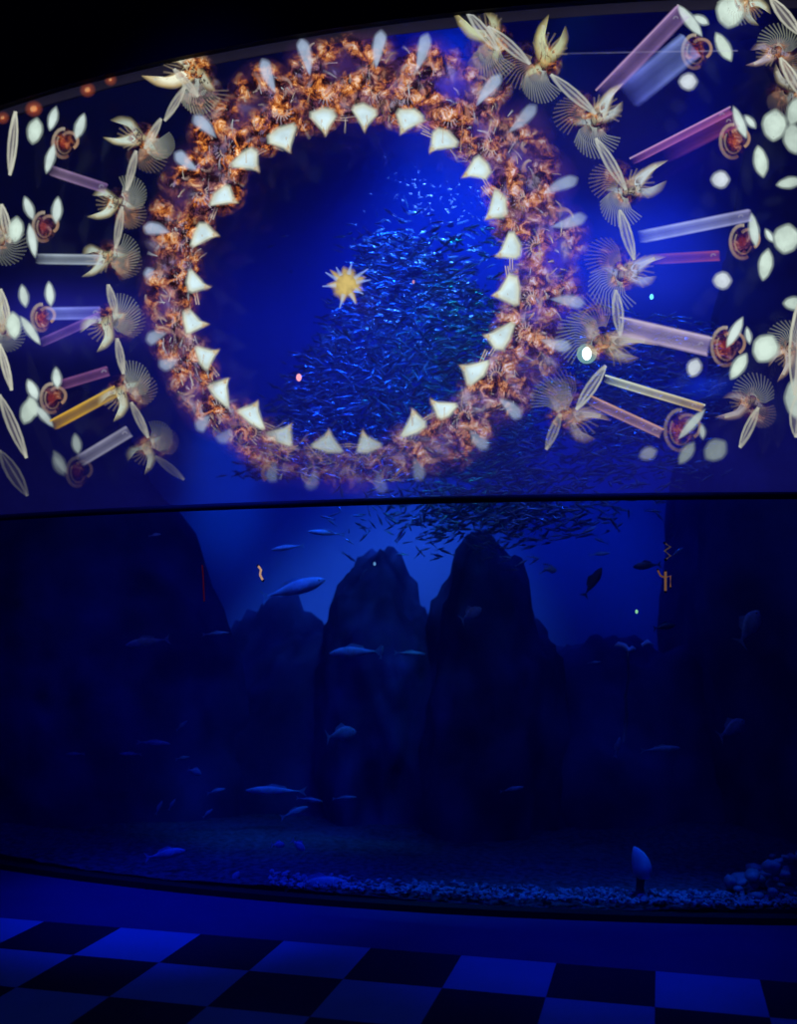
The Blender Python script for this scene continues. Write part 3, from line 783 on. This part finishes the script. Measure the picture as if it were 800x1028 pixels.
# --- leaf sticks, feathered birds, glass rods, flowers, petals
def leafstick(x0, y0, x1, y1, w=5, b=1.0, tint=(.5, .5, .42)):
    w *= .78
    m = Pic(); dx, dy = x1 - x0, y1 - y0; d = math.hypot(dx, dy); nx, ny = -dy / d, dx / d
    def Q(t, s): return (x0 + dx * t + nx * s * w, y0 + dy * t + ny * s * w)
    b *= fade((y0 + y1) / 2)
    for s_ in (-1, 1, -.1):
        m.streak([Q(0, 0), Q(.12, .45 * s_), Q(.3, .85 * s_), Q(.5, s_), Q(.7, .85 * s_), Q(.88, .45 * s_), Q(1, 0)], (2.4, 1.3) if s_ > 0 else (1.2, 2.0), mul(tint, b * (1.05 if s_ != -.1 else .4)), mul(tint, b * (.6 if s_ > 0 else .95)))
    m.blob([Q(.03, 0), Q(.25, .6), Q(.5, .85), Q(.8, .5), Q(1, 0), Q(.8, -.5), Q(.5, -.85), Q(.25, -.6)], mul((tint[0] * .22, tint[1] * .2, tint[2] * .24), b), soft=1.5)
    m.build('projected_leaf', screen)
def bird(x, y, ang, s=1.0, b=1.0, tint=(.52, .6, .52), fan_=(150, 300), warm=.6):
    m = Pic(); a = math.radians(ang); ca, sa = math.cos(a), math.sin(a)
    b *= fade(y); s *= 1.15; rb = random.Random(int(x * 7 + y)); w1, w2, t1, t2 = rb.uniform(.85, 1.25), rb.uniform(.6, 1.05), rb.uniform(-5, 5), rb.uniform(-4, 4)
    def Q(u, v): return (x + (u * ca - v * sa) * s, y - (u * sa + v * ca) * s)
    # brown feathering first, then the pale curved blades over it
    m.blob([Q(-4, 10), Q(8, 15), Q(4, 24), Q(-10, 26), Q(-20, 16), Q(-14, 4)], mul((.55, .42, .4), b * warm), mul((.4, .32, .32), b * warm), soft=5, mi=1)
    m.blob([Q(0, 10), Q(12, 4), Q(8, -8), Q(-6, -10), Q(-14, -2), Q(-8, 8)], mul((.9, .8, .7), b), mul((.7, .6, .55), b), soft=4, mi=1)
    m.fan(*Q(-3, 0), ang + fan_[0], ang + fan_[1], 5 * s, 30 * s, 17, mul((.36, .40, .36), b), bend=.45, w=.9, col2=mul((.13, .14, .10), b))
    m.fan(*Q(-2, 6), ang + 70, ang + 150, 5 * s, 30 * s, 12, mul((.26, .2, .15), b), bend=.35, w=.9)
    m.fan(*Q(2, 0), ang - 50, ang + 70, 3 * s, 20 * s, 9, mul((.4, .32, .2), b * .8), bend=-.25, w=1.1)
    hi = mul((tint[0] * 1.25, tint[1] * 1.3, tint[2] * 1.3), b); lo = mul((tint[0] * .95, tint[1] * .75, tint[2] * .5), b * .8)
    m.blob([Q(-6, 0), Q(2, 8), Q(11 * w1, 12 + t1), Q(22 * w1, 12 + t1), Q(33 * w1, 6 + t1), Q(22 * w1, 7 + t1), Q(12 * w1, 3 + t1), Q(4, -5)], hi, lo, soft=1.6)
    m.blob([Q(-5, 0), Q(2, -7), Q(10 * w2, -13 + t2), Q(20 * w2, -14 + t2), Q(29 * w2, -9 + t2), Q(19 * w2, -8 + t2), Q(10 * w2, -4 + t2), Q(3, 2)], mul(hi, .75), mul(lo, .6), soft=1.6)
    m.blob([Q(-2, 4), Q(-10, 12), Q(-17, 12), Q(-11, 4), Q(-5, -3)], mul(hi, .6), mul(lo, .4), soft=2)
    for k_ in (.25, .5, .75):
        m.streak([Q(2, 2 + 4 * k_), Q(12 * w1, 4 + 6 * k_ + t1), Q(24 * w1, 7 + 3 * k_ + t1)], (.5, 1.2), mul((.22, .14, .05), b), mul((.5, .5, .4), b))
    m.build('projected_bird', screen)
LB = [(142,138,175,.95,.95,(100,170)),(118,202,195,.85,.9,(120,230)),(108,256,215,.9,.8,(60,170)),(108,322,235,.95,.85,(60,170)),(122,392,240,.9,.8,(80,190)),(148,448,250,.8,.8,(70,170))]
for x, y, a, s, b, f in LB: bird(x, y, a, s, b, fan_=f)
bird(196, 72, 172, 1.25, 1.2, (.62, .6, .45), (40, 110), 1.0)
for q in [(187,88,166,122),(163,120,146,150),(138,152,128,192),(124,208,117,250),(110,286,118,318),(119,340,125,376),(133,404,150,440),(157,458,186,482),(176,70,200,98)]: leafstick(*q, w=4, b=.8)
RB = [(548,62,75,1.15,.95,(120,200),(.52,.56,.34)),(600,120,50,1.1,.95,(150,250),(.5,.56,.56)),(632,192,35,1.05,.9,(140,240),(.45,.5,.55)),(628,276,20,1.15,.75,(130,250),(.4,.45,.75)),(606,345,-8,1.3,.7,(100,200),(.42,.38,.34)),(570,420,-12,1.25,.7,(70,150),(.42,.36,.4))]
for x, y, a, s, b, f, t_ in RB: bird(x, y, a, s, b, t_, f)
bird(497, 40, 130, 1.1, .8, (.5, .54, .34), (60, 150))
for q in [(490,28,532,66),(553,76,598,116),(598,140,628,192),(622,212,636,262),(618,292,622,338),(608,368,578,412),(470,14,500,52)]: leafstick(*q, w=6, b=.85, tint=(.5, .53, .48))
leafstick(563, 416, 548, 452, w=5, b=.8)
def rod(x0, y0, x1, y1, w, col, edge=None, b=1.0, col2=None):
    m = Pic(); dx, dy = x1 - x0, y1 - y0; d = math.hypot(dx, dy); nx, ny = -dy / d, dx / d
    col2 = col2 or col; n = 9; prev = None
    for i in range(n + 1):
        t = (0, .06, .16, .3, .45, .6, .75, .88, .97, 1)[i]; cc = tuple((col[k] + (col2[k] - col[k]) * t) * (0, .45, .85, 1, 1, .95, 1, 1, 1, 0)[i] for k in range(3)); row = []
        for u, g in ((-1.3, 0), (-.95, 1.25), (-.5, .6), (0, .42), (.6, .62), (.95, 1.1), (1.3, 0)):
            X, Y = x0 + dx * t + nx * w * u / 2, y0 + dy * t + ny * w * u / 2
            row.append(m.vert(X, Y, mul(cc, g * b), (X * .8, Y * .8, 0)))
        if prev:
            for k in range(6): m.face((prev[k], prev[k + 1], row[k + 1], row[k]))
        prev = row
    if edge:
        m.streak([(x0 - nx * w / 2, y0 - ny * w / 2), (x1 - nx * w / 2, y1 - ny * w / 2)], 1.3, mul(edge, b))
    m.arc(x0 + dx * .9, y0 + dy * .9, 2, 0, 200, 1.2, mul((.14, .14, .18), b))
    m.build('projected_rod', screen)
rod(603, 98, 686, 12, 15, (.2, .12, .28), (.36, .24, .36))
rod(628, 100, 694, 46, 25, (.07, .09, .42), None, col2=(.16, .22, .5))
rod(633, 164, 734, 112, 7, (.3, .1, .32), (.4, .3, .5))
rod(664, 158, 738, 120, 16, (.03, .01, .08), None, col2=(.16, .03, .08))
rod(640, 240, 754, 217, 11, (.32, .42, .85), None, col2=(.26, .26, .45))
rod(620, 328, 712, 349, 17, (.42, .34, .5), (.5, .5, .6))
rod(606, 381, 706, 411, 7, (.55, .68, .6), (.6, .7, .7), col2=(.45, .3, .12))
rod(590, 402, 664, 436, 9, (.34, .2, .24), (.4, .22, .12))
rod(652, 262, 722, 258, 9, (.12, .05, .22), None, col2=(.24, .05, .1))
rod(52, 172, 110, 191, 9, (.26, .18, .3), None, col2=(.14, .08, .2))
rod(38, 261, 106, 262, 9, (.3, .36, .42), None)
rod(48, 316, 104, 315, 11, (.22, .28, .75), None, col2=(.1, .1, .4))
rod(42, 346, 104, 318, 8, (.12, .06, .22), None)
rod(62, 388, 112, 373, 9, (.16, .06, .16), None)
rod(55, 428, 120, 393, 10, (.6, .32, .03), (.6, .42, .1), col2=(.3, .2, .05))
rod(82, 464, 133, 433, 11, (.26, .26, .36), None, b=.8)
def flower(x, y, r_, b=1.0):
    m = Pic(); b *= fade(y)
    m.blob([(x + r_ * .85 * math.cos(a), y + r_ * math.sin(a)) for a in [k * PI / 5 for k in range(10)]], mul((.5, .3, .3), b), mul((.35, .25, .3), b), soft=3, mi=1)
    m.blob([(x + r_ * .3 * math.cos(a), y + r_ * .4 * math.sin(a)) for a in [k * PI / 4 for k in range(8)]], mul((.14, .015, .008), b), soft=3)
    for k, rr_ in enumerate((1.0, .72)):
        m.arc(x + k, y, r_ * rr_ * .85, 80 + k * 60, 300 + k * 40, 2.4 - k, mul((.42, .36, .28), b * (1 - .5 * k)), mul((.12, .05, .03), b), ry=r_ * rr_ * 1.2)
    m.arc(x + r_ * .5, y - r_ * .2, r_ * .7, -60, 140, 2.2, mul((.4, .24, .14), b), mul((.3, .2, .16), b))
    m.build('projected_flower', screen)
for q in [(697,52,14),(735,142,14),(745,243,14),(728,348,16),(682,432,17),(64,144,12),(44,228,12),(42,319,11),(52,400,12),(78,474,12)]: flower(*q)
def petal(x, y, l, w, ang, b=1.0, col=(.68, .84, .74), crease=True):
    m = Pic(); a = math.radians(ang); ca, sa = math.cos(a), math.sin(a); b *= fade(y)
    def Q(u, v): return (x + (u * ca - v * sa), y - (u * sa + v * ca))
    m.blob([Q(-l / 2, 0), Q(-l * .32, -w * .34), Q(0, -w / 2), Q(l * .25, -w * .42), Q(l / 2, 0), Q(l * .25, w * .42), Q(0, w / 2), Q(-l * .32, w * .34)], mul(col, b), mul(col, b * .85), soft=2)
    if crease: m.streak([Q(-l * .4, 0), Q(l * .45, 0)], .7, mul((.15, .15, .05), b), mul((.1, .1, .05), b))
    m.build('projected_petal', screen)
for q in [(733,12,34,28,80),(777,126,32,24,85),(789,240,30,26,80),(768,350,30,25,60),(718,452,26,20,40),
          (726,48,32,12,-62),(763,163,32,13,-80),(768,266,32,13,80),(741,368,30,12,58),(689,455,26,11,55),
          (36,132,26,14,80),(17,231,26,14,85),(15,327,27,14,95),(30,413,26,15,70),(34,408,20,10,110)]: petal(*q)
for q in [(692,22,40,10,-52),(742,124,34,9,-68),(756,232,34,9,-82),(737,334,34,9,62),(694,426,40,8,48),
          (52,160,30,8,75),(34,242,34,8,100),(32,332,34,8,125),(46,418,28,7,130),(62,464,26,8,120),
          (82,128,26,9,-108),(55,120,24,8,75),(59,212,26,9,-95),(31,210,24,8,-70),(52,296,24,8,-85),(26,298,22,8,-80),(59,380,20,8,-85),(35,392,22,9,-65),(79,446,20,8,-80),(61,468,22,9,-60),
          (703,22,16,7,-30),(752,124,16,6,-50),(771,238,14,5,-60),(750,338,16,5,-80),(704,434,14,5,-85)]: petal(*q, crease=False, col=(.66, .8, .76))
for q in [(690,84,18,16,0),(722,182,18,16,0),(724,283,18,16,0),(696,370,18,13,70),(650,456,18,12,20)]: petal(*q, crease=False, col=(.68, .76, .85))
for q in [(772,0,802,38,7),(782,60,806,102,6),(800,306,796,398,9),(741,450,760,410,5),(799,398,797,440,8),(16,112,10,176,5),(2,205,10,244,5),(1,290,10,330,4),(0,345,12,392,4),(0,396,27,460,6),(0,452,28,498,8)]: leafstick(*q[:4], w=q[4], b=1.15, tint=(.55, .56, .46))
bird(778, 52, 200, .8, .8, (.35, .3, .4)); bird(792, 350, 240, .8, .7, (.45, .4, .4)); bird(752, 402, 190, .8, .6, (.4, .35, .4)); bird(2, 240, 80, .8, .6); bird(748, 4, -40, .8, .8)
bird(795, 88, 110, .8, .6, (.4, .42, .4)); bird(4, 330, 80, .7, .6)
for q in [(798,112,30,16,70),(796,140,20,30,10),(792,184,26,10,10),(796,305,20,12,0),(798,400,22,40,0)]: petal(*q, crease=False, b=.8)
# glowing embers at the upper edge
for x, y, s_ in ((89, 91, 3.4), (35, 110, 4.4), (112, 81, 1.6), (4, 119, 2)):
    m = Pic(); m.blob([(x + s_ * math.cos(k * PI / 4), y + s_ * .85 * math.sin(k * PI / 4)) for k in range(8)], (.75, .3, .12), (.5, .1, .04), soft=4)
    m.arc(x, y, s_ * .7, 40, 240, 1, (.3, .2, .1)); m.build('projected_ember', screen)
# thin bright line across the picture
m = Pic(); m.streak([(560, 55), (610, 54), (660, 53), (740, 52)], 1.2, (.03, .03, .05), (.12, .12, .18)); m.build('projected_line', screen)
# golden star in the middle
m = Pic(); sx, sy = 348, 286
pts = []
for k in range(18):
    a = k * PI / 9; rr_ = (19 if k % 2 else 12) * (1 + .2 * math.sin(k * 2.3 + 1)); pts.append((sx + rr_ * .95 * math.cos(a), sy + rr_ * math.sin(a)))
m.blob(pts, (.66, .50, .17), (.46, .33, .11), soft=2, loc=lambda x, y: (x * 2.5, y * 2.5, 0))
m.build('projected_star', screen)['label'] = 'golden eight-pointed star at the centre of the ring'
sp = screen.children[-1]
m = Pic()
for a, l in ((35, 27), (10, 25), (75, 22), (150, 24), (185, 24), (255, 25), (295, 22), (330, 20), (120, 20)):
    a = math.radians(a); m.streak([(sx + 10 * math.cos(a), sy - 10 * math.sin(a)), (sx + l * math.cos(a), sy - l * math.sin(a))], (3, .8), (.25, .35, .5), (.2, .3, .6))
star = [o for o in screen.children if o.name.startswith('projected_star')][0]
m.build('star_spike', star)

# ---------------------------------------------------------------- light
def area(name, loc, target, size, energy, col, size_y=None, spread=None):
    l = bpy.data.lights.new(name, 'AREA'); l.energy = energy; l.color = col; l.size = size
    if size_y: l.shape = 'RECTANGLE'; l.size_y = size_y
    if spread: l.spread = spread
    o = bpy.data.objects.new(name, l); C.objects.link(o); o.location = loc
    o.rotation_euler = (Vector(target) - Vector(loc)).to_track_quat('-Z', 'Y').to_euler(); return o
def spot(name, loc, target, ang, energy, col, blend=1.0, soft=.15):
    l = bpy.data.lights.new(name, 'SPOT'); l.energy = energy; l.color = col; l.spot_size = math.radians(ang); l.spot_blend = blend; l.shadow_soft_size = soft
    o = bpy.data.objects.new(name, l); C.objects.link(o); o.location = loc
    o.rotation_euler = (Vector(target) - Vector(loc)).to_track_quat('-Z', 'Y').to_euler(); return o
BLUE = (.008, .035, 1)
bw = lambda x, y: in_tank(x, y, 4.6)
spot('tank_spot', (1.4, 8.7, 7.6), bw(482, 255), 70, 640, (.010, .075, 1))
spot('tank_spot', (3.1, 8.7, 7.6), bw(645, 290), 60, 420, (.006, .045, 1))
spot('tank_spot', (-.2, 8.7, 7.6), bw(310, 400), 60, 240, (.004, .025, 1))
spot('tank_spot', (-1.3, 8.4, 6.0), bw(222, 532), 16, 650, (.004, .13, 1))
spot('tank_spot', (2.6, 8.4, 6.2), bw(600, 585), 28, 330, (.006, .07, 1))
area('tank_top_light', (.9, 7.0, 6.9), (.9, 7.6, 0), 3.0, 16, (.004, .04, 1), 1.0, spread=1.4)
area('gravel_fill', (.9, 6.1, 5.9), (.9, 6.02, 0), 2.2, 2.0, (.004, .22, .8), .12, spread=.2)  # unseen lamp added to brighten the gravel behind the glass
spot('sponge_fill', (1.6, 6.2, 5.8), bed_pt(641, .3, .25), 5, 130, (.02, .3, 1))  # added narrow beam that only brightens the sponge
spot('unseen_hall_spot', (-1.6, 3.2, 7.8), (-1.6, 7.6, .9), 38, 520, (.001, .015, 1))  # added fill, out of view, through the glass onto rocks and fish
spot('unseen_hall_spot', (1.9, 3.2, 7.8), (2.2, 7.6, 1.0), 34, 90, (.001, .015, 1))  # second, weaker fill added through the glass
spot('glint_fill', (.5, 7.2, 6.9), in_tank(440, 203, 2.4), 36, 3500, (.1, .3, 1))  # unseen lamp added so the tiny fish glint
spot('shoal_fill', (1.4, 6.0, 6.2), in_tank(462, 365, 1.2), 24, 260, (.02, .9, .6))  # unseen lamp added for green glints on the shoal
spot('shoal_fill', (.2, 6.0, 6.3), in_tank(362, 390, 1.2), 24, 1700, (.01, .12, 1))  # added blue lamp that brightens the left of the shoal
spot('fish_fill', (-.2, 6.5, 6.2), in_tank(305, 560, 1.1), 15, 320, (.004, .08, 1))  # added overhead lamp for the fish under the hem bar
spot('shoal_fill', (2.4, 6.0, 6.3), in_tank(630, 340, 1.2), 34, 400, (.01, .12, 1))  # another added lamp, for the shoal right of the ring
# blue stage light on the visitors' floor
spot('unseen_hall_spot', (-1.4, 4.2, 6.5), (-1.2, 6.15, 0), 25, 1150, (.001, .03, 1))
spot('unseen_hall_spot', (1.2, 3.4, 6.5), (1.0, 5.6, 0), 27, 520, (.001, .025, 1))
w = bpy.data.worlds.new('world'); S.world = w; w.use_nodes = True
w.node_tree.nodes['Background'].inputs[0].default_value = (.01, .02, 1, 1); w.node_tree.nodes['Background'].inputs[1].default_value = .03
